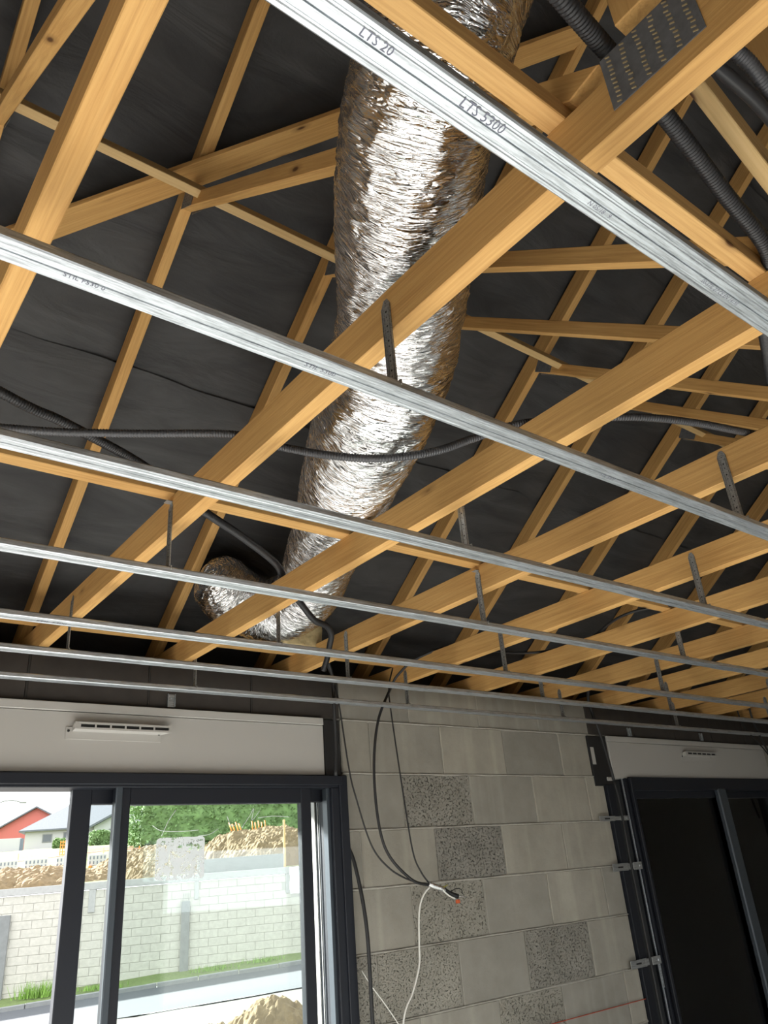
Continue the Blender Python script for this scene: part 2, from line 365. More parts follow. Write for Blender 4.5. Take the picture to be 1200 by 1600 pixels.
# ------------------------------------------------------------------ roof trusses
ZTIE = ZT + .05                               # centre height of the tie beam
base_z = ZT
def build_truss():
    t = empty('roof_truss', (0, YC, base_z))
    def L(y, z): return (0, y - YC, z - base_z)          # truss-local
    h = .084; c = math.cos(math.atan(SL)); off = h / 2 / c
    board('tie_beam', L(2 * YC - 3.62, ZTIE), L(3.62, ZTIE), .04, .10, WOOD, t)
    for sgn in (1, -1):
        def R(y, z, s=sgn): return (0, s * (y - YC), z - base_z)
        ra = lambda y: ZR + SL * y + off
        board('rafter', R(3.70, ra(3.70)), R(YC + .002, ra(YC)), .04, h, WOOD, t)
        # web: underside from (1.90, 2.175) down to (.36, 1.015)
        wb_ = lambda y: EYE + 2.175 + .753 * (y - 1.903) + .030
        board('web', R(1.905, wb_(1.905)), R(YC + .105, wb_(YC + .105)), .037, .048, WOOD, t, cut0=.0, cut1=.02)
    board('king_post', L(YC, EYE + 1.10), L(YC, ZR + SL * YC - .01), .037, .075, WOOD, t, upv=(0, 1, 0))
    for s in (-1, 1):                                   # nail plates on both faces
        bm = bmesh.new(); addbox(bm, (0, 0, 0), (.0016, .145, .105))
        for a in range(6):
            for b in range(11):
                addbox(bm, (s * .0015, -.060 + a * .024 + random.uniform(-.0015, .0015), -.046 + b * .0092), (.002, .0075, .0016), 1, Matrix.Rotation(.5, 3, 'X'))
        bmesh.ops.recalc_face_normals(bm, faces=bm.faces)
        me = from_bm(bm, 'nail_plate'); me.materials.append(PLATE); me.materials.append(PLATE_TOOTH)
        link('nail_plate', me, None, t, loc=(s * .0212, 0, EYE + 1.006 - base_z))
        for sg in (1, -1):
            bm = bmesh.new(); addbox(bm, (0, 0, 0), (.0014, .10, .062))
            for a in range(4):
                for b in range(5): addbox(bm, (s * .0013, -.03 + a * .02, -.021 + b * .0105), (.0018, .004, .002), 0)
            bmesh.ops.recalc_face_normals(bm, faces=bm.faces)
            me = from_bm(bm, 'nail_plate')
            link('nail_plate', me, PLATE, t, mtx=Matrix.Translation((s * .0211, sg * (1.845 - YC), EYE + 2.165 - base_z)) @ Matrix.Rotation(sg * math.radians(33), 4, 'X'))
    return t
T_LABEL = ['pine roof truss nearest the camera at the upper left, crossing above the second rail',
           'pine roof truss crossing the middle of the picture in front of the silver duct',
           'pine roof truss with its tie beam passing under the lower bend of the silver duct',
           'pine roof truss just right of the yellow insulation scrap',
           'fifth pine roof truss from the left, fourth tie beam right of the duct bend',
           'sixth pine roof truss from the left, above the wall between the windows',
           'seventh pine roof truss from the left, ending left of the right shutter box',
           'eighth pine roof truss from the left, above the left end of the right shutter box',
           'ninth pine roof truss from the left, above the right window',
           'tenth pine roof truss from the left, far right under the eaves',
           'farthest pine roof truss at the right edge above the right window']
proto = build_truss()
def copy_tree(o, parent=None):
    c = o.copy(); COL.objects.link(c); c.parent = parent
    for ch in o.children: copy_tree(ch, c)
    return c
trusses = [proto] + [copy_tree(proto) for _ in TRX[1:]]
for t, x, lab in zip(trusses, TRX, T_LABEL):
    t.location = (x - .02, YC, base_z); tag(t, lab, 'roof truss', 'roof trusses')

for x, lab in zip(TRX_OFF, ('pine roof truss next to the left gable, outside the left edge of the picture', 'pine roof truss just outside the left edge of the picture')):
    t = copy_tree(proto); t.location = (x - .02, YC, base_z); tag(t, lab, 'roof truss', 'roof trusses')

# longitudinal timbers
def R3(x, y, z): return (x, y, EYE + z)
def timber(name, p0, p1, w, h, label, mat=WOOD, upv=(0, 0, 1), **kw):
    o = board(name, R3(*p0), R3(*p1), w, h, mat, upv=upv, **kw); tag(o, label, 'timber'); return o
timber('timber_brace', (-1.3, .436, 1.041), (7.1, .436, 1.041), .036, .040, 'pine batten lying on the tie beams beside the lettered rail at the top', WOOD_ROUGH)
timber('timber_brace', (-1.3, 1.873, 1.041), (7.1, 1.873, 1.041), .048, .040, 'pine batten lying on the tie beams above the third metal rail')
timber('timber_brace', (-1.3, 3.165, 1.041), (7.1, 3.165, 1.041), .048, .040, 'pine batten on the tie beams close to the eaves behind the fifth rail')
timber('timber_brace', (-1.3, 1.766, 2.128), (7.1, 1.766, 2.128), .030, .046, 'thin pale batten nailed under the rafters, crossing behind the duct', WOOD_PALE, upv=(0, .35, 1))
timber('timber_brace', (.24, 2.20, 1.945), (1.95, .90, 2.90), .018, .115, 'wide diagonal plank nailed under the rafters left of the duct', upv=(.6, .78, .2))
timber('timber_brace', (.86, .325, 1.385), (1.36, .325, 1.09), .030, .070, 'pale diagonal board with nail holes in the upper right corner', WOOD_PALE)

# ------------------------------------------------------------------ ceiling rails (furring channels) and hangers
ZRL = EYE + .78
RAILY = [.379, .872, 1.371, 1.867, 2.377, 2.722, 3.087]            # centre lines
R_LABEL = ['galvanised ceiling rail with large ink lettering crossing the upper right corner', 'second galvanised ceiling rail from the top, crossing under the duct',
           'third galvanised ceiling rail from the top, below the corrugated conduit', 'fourth galvanised ceiling rail from the top, under the bend of the duct',
           'fifth galvanised ceiling rail from the top, just above the block wall', 'sixth galvanised ceiling rail from the top, second from the window wall',
           'lowest galvanised ceiling rail, running along the block wall above the shutter boxes']
def rail_mesh(x0, x1):
    w, hh, t = .0235, .0185, .0008
    prof = [(-.0165, hh), (-.0215, hh - .001), (-w, hh - .004), (-w, .0022), (-w + .0022, 0), (-.0165, 0), (-.0148, .0010), (-.0125, .0010), (-.011, 0), (-.0016, 0), (-.0006, .0026), (.0006, .0026), (.0016, 0), (.011, 0), (.0125, .0010), (.0148, .0010), (.0165, 0), (w - .0022, 0), (w, .0022), (w, hh - .004), (.0215, hh - .001), (.0165, hh)]
    xs = list(np.linspace(x0, x1, 40)); n = len(prof); V = []
    inner = [(y * .96, z + t if z < .01 else z - t) for y, z in prof]
    for x in xs:
        dy = .0015 * mnoise.noise((x * .7, x0, 3)); dz = .0012 * mnoise.noise((x * .8, 4, x0))
        V += [(x, y + dy, z + dz) for y, z in prof] + [(x, y + dy, z + dz) for y, z in inner]
    F = []; m = 2 * n
    for i in range(len(xs) - 1):
        for j in range(n - 1):
            F.append((i * m + j, i * m + j + 1, (i + 1) * m + j + 1, (i + 1) * m + j))
            F.append((i * m + n + j, (i + 1) * m + n + j, (i + 1) * m + n + j + 1, i * m + n + j + 1))
        for j, q in ((0, n), (n - 1, 2 * n - 1)):
            F.append((i * m + j, (i + 1) * m + j, (i + 1) * m + q, i * m + q))
    return pydata('channel', V, F)
rails = []
for i, y in enumerate(RAILY):
    root = empty('ceiling_rail', (-.9, y, ZRL)); tag(root, R_LABEL[i], 'ceiling rail', 'galvanised ceiling rails')
    xj = [None, None, 4.05, 3.55, 4.6, 2.35, 2.30][i]
    cuts = [0.0, 7.9] if xj is None else [0.0, xj + .9, 7.9]
    for a, b in zip(cuts[:-1], cuts[1:]): link('channel', rail_mesh(a, b), GALV, root)
    if xj is not None:
        me = rail_mesh(xj + .9 - .06, xj + .9 + .06); link('splice_sleeve', me, GALV, root, mtx=Matrix.Translation((0, 0, -.0012)) @ Matrix.Diagonal((1, 1.03, 1.0, 1)))
    rails.append(root)
def rail_text(i, s, x, dy, size):
    # print on the underside, read from below
    me = textmesh(s, size, INK)
    o = link('printed_text', me, None, rails[i], mtx=Matrix.Translation((x + .9, dy, -.0006)) @ Matrix.Rotation(math.pi, 4, 'X')); return o
rail_text(0, 'LTS 20', .33, -.0065, .015); rail_text(0, 'LTS 5300', .47, -.0065, .018)
rail_text(0, 'N 05/18   9.', .71, .006, .010); rail_text(0, '00-STIL 27 CE EN 14195', .98, .006, .010)
rail_text(1, 'STIL F530 0', .19, .004, .012); rail_text(1, 'STIL 5300', .58, .004, .015); rail_text(1, 'STIL 5300', 1.36, .004, .013)
rail_text(4, 'STIL 5300', .57, .002, .022)

STRAP = {}
def strap_mesh(h, bent):
    key = (round(h, 3), bent)
    if key in STRAP: return STRAP[key]
    bm = bmesh.new(); w = .0125; t = .0012
    prof = [(-w, 0), (-w, h - .014), (-.005, h), (.005, h), (w, h - .014), (w, 0)]
    f = [bm.verts.new((-t, y, z)) for y, z in prof]; b = [bm.verts.new((0, y, z)) for y, z in prof]; n = len(prof)
    bm.faces.new(f); bm.faces.new(b[::-1])
    for i in range(n): bm.faces.new((f[i], b[i], b[(i + 1) % n], f[(i + 1) % n]))
    for s in (-1, 1): addbox(bm, (-.0022, s * .0075, (h - .02) / 2), (.0022, .0024, h - .03))          # stiffening ribs
    for s in (-1, 1): addbox(bm, (-.0016, s * .0118, (h - .016) / 2), (.003, .0014, h - .018))
    k = 0; z = .03
    while z < h - .008:
        bmesh.ops.create_circle(bm, cap_ends=True, segments=8, radius=.0024 if k % 2 else .0016, matrix=Matrix.Translation((-.0016, 0, z)) @ Matrix.Rotation(-math.pi / 2, 4, 'Y'))
        bm.faces.ensure_lookup_table(); bm.faces[-1].material_index = 1; z += .021 if k % 2 else .013; k += 1
    if bent: addbox(bm, (-.009, 0, h), (.018, .022, .0015))
    bmesh.ops.recalc_face_normals(bm, faces=[q for q in bm.faces if q.material_index == 0])
    me = from_bm(bm, 'strap'); me.materials.append(GALV_DARK); me.materials.append(HOLE); STRAP[key] = me; return me
CLIP = boxmesh((.004, .05, .012), .001, 'clip')
ORD = ['first', 'second', 'third', 'fourth', 'fifth', 'sixth', 'seventh']
JN = ['upper left', 'duct-crossing', 'third', 'fourth', 'fifth', 'sixth', 'seventh', 'eighth', 'ninth', 'tenth', 'eleventh']
def hanger(r, j, side, bent=False, top=None):
    y = RAILY[r - 1]; x = TRX[j] - .04 if side == 'L' else TRX[j] + .0013
    z0 = ZRL + .012; z1 = EYE + (1.0 if top is None else top)
    root = empty('rail_hanger', (x, y, z0)); s = link('strap', strap_mesh(z1 - z0, bent), None, root)
    link('rail_clip', CLIP, GALV_DARK, root, loc=(-.002, 0, .004))
    tag(root, 'zinc hanger strap from the %s rail to the %s tie beam' % (ORD[r - 1], JN[j]), 'hanger', 'rail hangers')
for a in [(2, 1, 'L'), (2, 3, 'L', False, 1.012), (4, 1, 'L', True), (6, 1, 'L'), (3, 2, 'R', False, .97), (3, 4, 'L', False, 1.01), (4, 3, 'L', True), (5, 2, 'R', False, .97), (5, 4, 'L'), (6, 3, 'L', False, 1.015),
          (7, 2, 'R', False, .97), (7, 4, 'L', False, .98), (4, 5, 'R', False, .97), (6, 5, 'R', False, .96), (5, 6, 'L', False, .99), (7, 6, 'L', False, .97), (6, 7, 'L', False, .98), (5, 8, 'L', False, .97), (7, 8, 'L', False, .97), (6, 9, 'L', False, .97)]:
    hanger(*a)
# small brackets fixing the last rail to the block wall
for i, (x, lab) in enumerate([(1.355, 'small steel angle fixing the lowest rail to the wall above the left shutter box'), (4.62, 'small steel angle fixing the lowest rail above the left part of the right shutter box'), (5.5, 'small steel angle fixing the lowest rail above the right shutter box vent')]):
    root = empty('wall_bracket', (x, YW, EYE + .735)); tag(root, lab, 'bracket', 'wall brackets of the lowest rail')
    box('back_plate', (-.016, -.002, 0), (.016, -.0002, .055), GALV_DARK, root, .0006)
    for s in (-1, 1): box('side_flange', (s * .016 - .001, -.012, 0), (s * .016 + .001, -.002, .055), GALV, root)
    box('screw', (-.004, -.005, .034), (.004, -.002, .042), GALV, root, .001)

# ------------------------------------------------------------------ aluminium duct
DP = [(.67, .27, 1.85, .134), (.66, .34, 1.62, .134), (.653, .435, 1.418, .134), (.649, .501, 1.315, .135), (.652, .559, 1.235, .135), (.690, .650, 1.205, .138), (.757, .758, 1.195, .143), (.86, .90, 1.20, .147), (.97, 1.06, 1.17, .147), (1.03, 1.18, 1.12, .150), (1.09, 1.34, 1.085, .150),
      (1.31, 1.73, 1.18, .157), (1.56, 2.19, 1.26, .154), (1.69, 2.49, 1.235, .150), (1.78, 2.76, 1.175, .148), (1.76, 2.97, 1.165, .148), (1.62, 3.04, 1.20, .146), (1.50, 2.985, 1.235, .138), (1.425, 2.95, 1.25, .115), (1.385, 2.94, 1.26, .06), (1.375, 2.94, 1.26, .012)]
Q = catmull([(a, b, c + EYE, d) for a, b, c, d in DP], 20); Q, tt = resample(Q, .0038); T, N, B = frames(Q[:, :3]); k = len(Q); seg = 150
th = np.linspace(0, 2 * np.pi, seg, endpoint=False)
D = np.zeros((k, seg))
for i in range(k):
    s = tt[i]
    for j in range(seg):
        cx, sx = math.cos(th[j]), math.sin(th[j])
        a = mnoise.noise((cx * 1.3, sx * 1.3, s * 9)) * .006                       # lumps
        b = abs(mnoise.noise((cx * 2.6 + 9, sx * 2.6, s * 34 + cx * 2))) * .0075     # folds round the tube
        c = (.5 - abs(mnoise.noise((cx * 1.9 + 3, sx * 1.9, s * 62)))) * .0075
        D[i, j] = a - b + c
rad = (Q[:, 3:4] + D)
V = (Q[:, None, :3] + rad[:, :, None] * (np.cos(th)[None, :, None] * N[:, None] + np.sin(th)[None, :, None] * B[:, None])).reshape(-1, 3)
F = [(i * seg + j, i * seg + (j + 1) % seg, (i + 1) * seg + (j + 1) % seg, (i + 1) * seg + j) for i in range(k - 1) for j in range(seg)]
F.append(tuple((k - 1) * seg + j for j in range(seg)))
me = pydata('flexible_duct', V - Q[0, :3], F)
uv = me.uv_layers.new(name='UVMap'); li = np.empty(len(me.loops), int); me.loops.foreach_get('vertex_index', li)
U = np.stack([np.where(th[li % seg] < np.pi, th[li % seg], 2 * np.pi - th[li % seg]) / np.pi, tt[li // seg]], 1); uv.data.foreach_set('uv', U.astype(np.float32).ravel())
duct = link('flexible_duct', me, DUCT, loc=tuple(Q[0, :3]), smooth=True)
tag(duct, 'crinkled silver foil flexible air duct winding down between the trusses', 'duct')

# scrap of glass wool by the duct's end
bm = bmesh.new(); addbox(bm, (0, 0, 0), (.20, .06, .19)); bmesh.ops.subdivide_edges(bm, edges=bm.edges, cuts=9, use_grid_fill=True)
for v in bm.verts: v.co += Vector((mnoise.noise(v.co * 25), mnoise.noise(v.co * 25 + Vector((5, 0, 0))), mnoise.noise(v.co * 25 + Vector((0, 7, 0))))) * .009
bmesh.ops.recalc_face_normals(bm, faces=bm.faces)
wool = link('insulation_scrap', from_bm(bm), WOOL, loc=(1.90, 3.00, EYE + 1.09), smooth=True)
tag(wool, 'scrap of yellow glass wool beside the lower end of the duct', 'insulation')

# ------------------------------------------------------------------ conduits and cables above the rails
def cable(name, pts, r, mat, label, cat='cable', **kw):
    o = tube(name, [R3(*p) for p in pts], r, mat, **kw); tag(o, label, cat); return o
cable('corrugated_conduit', [(-.35, 1.98, 1.05), (.277 * 1.03, 1.692 * 1.03, 1.03), (.506 * 1.03, 1.588 * 1.03, 1.03), (.77, 1.50, 1.032), (.877 * .99, 1.446 * .99, .99), (1.015 * .93, 1.419 * .93, .93), (1.14 * .905, 1.363 * .905, .905), (1.236 * .935, 1.265 * .935, .935), (1.28 * .985, 1.165 * .985, .985),
      (1.39, 1.075, 1.034), (1.638 * .975, .945 * .975, 1.034), (1.828 * .975, .863 * .975, 1.034), (2.04, .775, 1.036), (2.6, .62, 1.036)], .0105, GREY_PL, 'long grey corrugated conduit sagging across the front of the duct', 'conduit', corr=.0014, pitch=.007, seg=12)
cable('corrugated_conduit', [(-.3, 1.50, 1.16), (.266, 1.701, 1.10), (.431, 1.76, 1.10), (.662, 1.862, 1.10), (.82, 1.95, 1.085), (.927, 1.99, 1.06), (1.122, 2.108, 1.06), (1.332, 2.257, 1.06), (1.45, 2.38, 1.045), (1.60, 2.50, 1.01), (1.70, 2.57, .985), (1.80, 2.63, .99), (1.87, 2.70, .98), (1.90, 2.76, .95), (1.91, 2.80, .90), (1.915, 2.84, .86)], .0135, BLACK_PL, 'black conduit slanting down past the second truss and hooking down beside the duct end', 'conduit', corr=.0015, pitch=.0066, seg=12)
cable('corrugated_conduit', [(.50, .318, 1.15), (.689, .332, 1.12), (.80, .343, 1.12), (.966, .353, 1.103), (1.171, .376, 1.075), (1.352, .396, 1.042), (1.46, .47, 1.04), (1.8, .62, 1.04)], .0155, BLACK_PL, 'thick black corrugated conduit crossing under the upper right tie beam', 'conduit', corr=.0019, pitch=.0066, seg=14)
cable('corrugated_conduit', [(.80, .253, 1.12), (.975, .226, 1.115), (1.063, .226, 1.10), (1.3, .24, 1.09), (1.6, .28, 1.08)], .0125, GREY_PL, 'grey corrugated conduit at the right edge of the upper right corner', 'conduit', corr=.0014, pitch=.006, seg=12)
cable('smooth_cable', [(.80, .268, 1.105), (.975, .249, 1.085), (1.088, .246, 1.075), (1.3, .262, 1.07), (1.6, .30, 1.06)], .011, BLACK_PL, 'thick smooth black cable beneath the grey conduit in the upper right corner')
cable('black_cable', [(3.60, 1.55, 1.036), (3.108, 1.954, 1.036), (3.273, 2.389, 1.036), (3.249, 2.631, 1.036), (3.078, 2.753, 1.036), (2.80, 2.76, 1.036), (2.651, 2.80, 1.036), (2.56, 2.95, 1.0), (2.53, 3.05, .95), (2.515, 3.10, .899), (2.402, 3.10, .698), (2.357, 3.10, .424), (2.388, 3.1, .139), (2.526, 3.1, -.011), (2.648, 3.1, -.05)], .0068, BLACK_MATT, 'thick black cable looping down the block wall to the taped cable end')
cable('black_cable', [(2.03, 3.05, 1.03), (2.13, 3.10, .93), (2.166, 3.10, .825), (2.211, 3.10, .481), (2.245, 3.1, .34), (2.314, 3.1, .142), (2.40, 3.1, .045), (2.506, 3.1, -.012), (2.64, 3.105, -.048)], .0040, BLACK_MATT, 'thin dark cable curving from beside the left shutter box to the taped end')
cable('black_cable', [(2.56, 3.14, 1.0), (2.51, 3.12, .90), (2.50, 3.11, .783), (2.529, 3.1, .365), (2.559, 3.1, .104), (2.60, 3.1, .01), (2.648, 3.1, -.045)], .0038, BLACK_MATT, 'thin black cable hanging straight down the wall into the taped end')
cable('black_cable', [(2.10, 3.08, 1.0), (2.142, 3.1, .90), (2.15, 3.11, .75), (2.165, 3.13, .60), (2.155, 3.13, .45)], .0085, BLACK_MATT, 'black conduit dropping behind the end of the left shutter box')
cable('black_cable', [(2.236, 3.19, .16), (2.252, 3.15, .06), (2.263, 3.105, -.189), (2.262, 3.1, -.545), (2.265, 3.1, -1.1), (2.27, 3.1, -1.65)], .0085, BLACK_MATT, 'black cable running down beside the left window frame')
cable('white_cable', [(2.656, 3.10, -.05), (2.612, 3.11, -.085), (2.585, 3.12, -.15), (2.568, 3.12, -.273), (2.556, 3.12, -.37), (2.507, 3.12, -.467), (2.44, 3.12, -.577), (2.41, 3.12, -.9), (2.40, 3.12, -1.3)], .0042, WHITE_CABLE, 'thin white cable hanging from the taped cable end')
cable('white_cable', [(2.272, 3.17, -.36), (2.31, 3.16, -.42), (2.38, 3.16, -.50), (2.46, 3.16, -.60)], .0022, WHITE_CABLE, 'short white wire low beside the left window frame')
cable('string_line', [(3.30, 3.188, -.732), (3.80, 3.188, -.731), (4.245, 3.188, -.73)], .0022, RED, 'red string line stretched low across the block wall', 'string')
cable('black_cable', [(4.05, 3.02, 1.02), (4.12, 3.10, .93), (4.15, 3.12, .886), (4.199, 3.12, .727), (4.225, 3.11, .512), (4.235, 3.11, .44)], .0095, BLACK_MATT, 'black cable entering the black end cap of the right shutter box')
cable('black_cable', [(4.262, 3.13, .43), (4.272, 3.125, .323), (4.265, 3.125, 0.0), (4.27, 3.125, -.536), (4.275, 3.13, -1.2), (4.28, 3.13, -1.65)], .0075, BLACK_MATT, 'black cable strapped down the guide of the right window')
cable('black_cable', [(6.05, 3.05, 1.02), (6.12, 3.08, .86), (6.26, 3.10, .66), (6.38, 3.10, .50), (6.44, 3.12, .2)], .008, BLACK_MATT, 'thick black cable at the right edge in front of the right shutter box')
cable('black_cable', [(5.75, 3.0, 1.0), (5.95, 3.08, .84), (6.2, 3.10, .68), (6.36, 3.10, .52)], .005, BLACK_MATT, 'thin black cable at the right edge above the right shutter box')
# taped cable end
ce = empty('cable_end', R3(2.648, 3.1, -.046)); tag(ce, 'bundle of cable ends wrapped in silver tape on the block wall', 'cable end')
def rel(p): return tuple(np.array(R3(*p)) - np.array(ce.location))
tube('tape_wrap', [rel((2.64, 3.10, -.042)), rel((2.67, 3.095, -.056)), rel((2.70, 3.09, -.066)), rel((2.725, 3.09, -.078))], .013, TAPE, ce, seg=10, step=.004)
tube('black_sleeve', [rel((2.715, 3.09, -.07)), rel((2.76, 3.085, -.094)), rel((2.80, 3.08, -.108))], .011, BLACK_MATT, ce, seg=10)
tube('white_wire', [rel((2.70, 3.082, -.066)), rel((2.735, 3.075, -.098)), rel((2.775, 3.075, -.116))], .0035, WHITE_CABLE, ce, seg=8)
tube('yellow_wire', [rel((2.70, 3.09, -.058)), rel((2.73, 3.085, -.062)), rel((2.745, 3.085, -.054))], .0022, YELLOW, ce, seg=8)
tube('thin_wire', [rel((2.76, 3.085, -.084)), rel((2.80, 3.085, -.074)), rel((2.833, 3.085, -.08)), rel((2.836, 3.085, -.10))], .002, BLACK_MATT, ce, seg=8)
tube('bare_wire', [rel((2.80, 3.08, -.106)), rel((2.825, 3.078, -.112)), rel((2.85, 3.075, -.116))], .0025, TAPE, ce, seg=8)
box('red_connector', rel((2.785, 3.07, -.138)), rel((2.803, 3.085, -.121)), COPPER, ce, .002)

# ------------------------------------------------------------------ windows
def mat_glass():
    k = NT('window_glass'); fr = k.n('ShaderNodeFresnel'); fr.inputs[0].default_value = 1.45
    tr = k.n('ShaderNodeBsdfTransparent'); tr.inputs[0].default_value = (.95, .975, .965, 1); gl = k.n('ShaderNodeBsdfGlossy'); gl.inputs['Roughness'].default_value = .02
    mx = k.n('ShaderNodeMixShader'); k.l(fr.outputs[0], mx.inputs[0]); k.l(tr.outputs[0], mx.inputs[1]); k.l(gl.outputs[0], mx.inputs[2]); k.l(mx.outputs[0], k.out.inputs[0]); return k.m
GLASS = mat_glass()
def member(name, x0, x1, y0, y1, z0, z1, parent, mat=ANTHRA, bev=.003):
    return box(name, (x0, y0, EYE + z0), (x1, y1, EYE + z1), mat, parent, bev)
def sash(parent, x0, x1, y0, zb, zt, sl, sr, rail, hl=False):
    s = empty('sash', (0, 0, 0), parent); d = .038
    member('stile', x0, x0 + sl, y0, y0 + d, zb, zt, s); member('stile', x1 - sr, x1, y0, y0 + d, zb, zt, s)
    member('top_rail', x0 + sl - .002, x1 - sr + .002, y0 + .002, y0 + d, zt - rail, zt, s); member('bottom_rail', x0 + sl - .002, x1 - sr + .002, y0 + .002, y0 + d, zb, zb + rail, s)
    member('pane', x0 + sl - .004, x1 - sr + .004, y0 + .015, y0 + .021, zb + rail - .004, zt - rail + .004, s, GLASS, 0)
    if hl: member('handle_profile', x0 - .004, x0 + .024, y0 - .014, y0 + .003, zb, zt + .004, s, ANTHRA_L, .004)
    return s
w1 = empty('window_1', (0, 0, 0)); tag(w1, 'sliding window with dark aluminium frame, slid partly open, earthworks outside', kind='structure')
zt1 = .459
member('frame_head', W1[0], W1[1], YW - .03, YW + .11, .402, zt1, w1); member('frame_jamb', 2.155, W1[1], YW - .03, YW + .11, -1.7, .402, w1)
member('frame_jamb', W1[0], W1[0] + .09, YW - .03, YW + .11, -1.7, .402, w1); member('frame_sill', W1[0] + .09, 2.155, YW - .03, YW + .11, -1.7, -1.66, w1)
member('head_cover', W1[0], W1[1] - .035, YW - .042, YW - .03, .412, zt1 - .004, w1); member('jamb_cover', 2.195, W1[1] - .004, YW - .040, YW - .028, -1.69, zt1 - .003, w1)
member('track', 2.139, 2.156, YW - .008, YW + .03, -1.66, .402, w1, ANTHRA_L, .001); member('track', 2.146, 2.152, YW + .085, YW + .09, -1.66, .402, w1, WHITE_PVC, .001)
sash(w1, 1.140, 2.050, YW - .012, -1.65, .404, .060, .054, .066, True)
sash(w1, .990, 2.195, YW + .045, -1.65, .408, .075, .03, .060)
member('reveal_strip', 2.155, 2.245, YW + .125, YW + .19, -1.7, .402, w1, WHITE_PVC, .002)
w2 = empty('window_2', (0, 0, 0)); tag(w2, 'sliding window with dark aluminium frame, its roller shutter closed', kind='structure')
x2 = 4.483
member('frame_head', x2, W2[1], YW - .03, YW + .11, .385, .468, w2); member('frame_jamb', x2, x2 + .036, YW - .03, YW + .11, -1.7, .385, w2)
member('frame_jamb', W2[1] - .06, W2[1], YW - .03, YW + .11, -1.7, .385, w2); member('frame_sill', x2, W2[1], YW - .03, YW + .11, -1.7, -1.66, w2)
member('jamb_cover', x2 - .012, x2 + .014, YW - .046, YW - .03, -1.69, .462, w2, ANTHRA, .004)
sash(w2, 4.518, 5.62, YW + .0, -1.65, .388, .03, .06, .05)
member('handle_profile', 5.505, 5.615, YW - .034, YW + .002, -1.65, .40, w2, ANTHRA_L, .008)
sash(w2, 5.50, 6.39, YW + .05, -1.65, .388, .06, .04, .05)
# side packing between wall and right window: dark guide, grey strip, fixing lugs
gd = empty('window_guide', R3(4.36, YW, -1.7)); tag(gd, 'dark jamb lining strip between block wall and right window', 'window lining')
def gm(n, x0, x1, y0, y1, z0, z1, m, bev=.002): return box(n, (x0 - 4.36, y0 - YW, z0 + 1.7), (x1 - 4.36, y1 - YW, z1 + 1.7), m, gd, bev)
gm('outer_strip', 4.250, 4.315, YW - .02, YW + .1, -1.69, .42, ANTHRA); gm('inner_strip', 4.318, 4.44, YW + .02, YW + .1, -1.69, .45, mat_plain('charcoal_seal', (.02, .022, .024), .6))
gm('silver_edge', 4.440, 4.447, YW - .004, YW + .006, -1.69, .46, GALV, .001); gm('inner_edge', 4.448, 4.47, YW - .02, YW + .1, -1.69, .462, ANTHRA)
for z, a, lab in ((.222, 4.113, 'thin steel fixing lug at the top of the right window frame'), (-.052, 4.152, 'steel fixing lug at the middle of the right window frame'), (-.556, 4.152, 'lowest steel fixing lug on the right window frame with a dangling strip')):
    lg = empty('fixing_lug', R3(a, YW - .022, z)); tag(lg, lab, 'fixing lug', 'window fixing lugs')
    hh = .014 if a < 4.13 else .021
    box('wall_leg', (0, -.002, -hh), (.15, .001, hh), GALV_DARK, lg, .0008); box('folded_edge', (0, -.008, hh - .002), (.15, -.002, hh), GALV, lg, .0005)
    box('slot', (.05, -.0035, -.004), (.10, -.0018, .004), HOLE, lg, .001)
    box('frame_leg', (.20, -.006, -hh), (.285, -.003, hh), GALV_DARK, lg, .0008); box('screw', (.25, -.012, -.008), (.268, -.006, .008), GALV, lg, .003)
    box('bridge', (.14, -.003, -hh * .8), (.21, -.0005, hh * .8), GALV_DARK, lg, .0005)
    if z < -.5: box('dangling_strip', (.245, -.010, -.14), (.265, -.008, -hh), GALV, lg, .0005)
# closed roller shutter behind window 2
sh = empty('roller_shutter', R3(5.45, YW + .16, -1.7)); tag(sh, 'closed dark roller shutter behind the right window', 'roller shutter')
slm = boxmesh((1.93, .012, .044), .004, 'slat'); SHM = mat_plain('dark_shutter_slat', (.035, .04, .044), .55); slm.materials.append(SHM)
for i in range(47): link('slat', slm, None, sh, loc=(0, 0, .03 + i * .046))
# shutter boxes with vents
def shutter_box(x0, x1, label, vent_x, capx, lab_sticker):
    b = empty('shutter_box', R3((x0 + x1) / 2, YW, .46)); tag(b, label, 'shutter box', 'white roller shutter boxes')
    o = Vector(b.location)
    def bx(n, lo, hi, m, bev=.002): return box(n, Vector(R3(*lo)) - o, Vector(R3(*hi)) - o, m, b, bev)
    bx('front_panel', (x0, YW - .012, .460), (x1, YW + .19, .690), WHITE_PVC); bx('top_strip', (x0, YW - .018, .692), (x1, YW + .19, .726), WHITE_PVC)
    for (a, c) in capx:
        bx('end_cap', (a, YW - .006, .415 if a > 3 else .46), (c, YW + .19, .722), BLACK_MATT)
        if lab_sticker: bx('paper_label', (a + .012, YW - .0075, .545), (a + .045, YW - .006, .65), WHITE_PVC, 0)
    if lab_sticker: bx('cable_tie', (capx[0][0] + .115, YW - .02, .445), (capx[0][0] + .165, YW - .008, .468), WHITE_PVC, .004)
    return b, o
b1, o1 = shutter_box(-1.13, 2.133, 'wide white roller shutter box above the left window', 1.147, [(2.142, 2.231)], False)
b2, o2 = shutter_box(4.352, 6.36, 'white roller shutter box above the dark right window', 5.35, [(4.158, 4.346)], True)
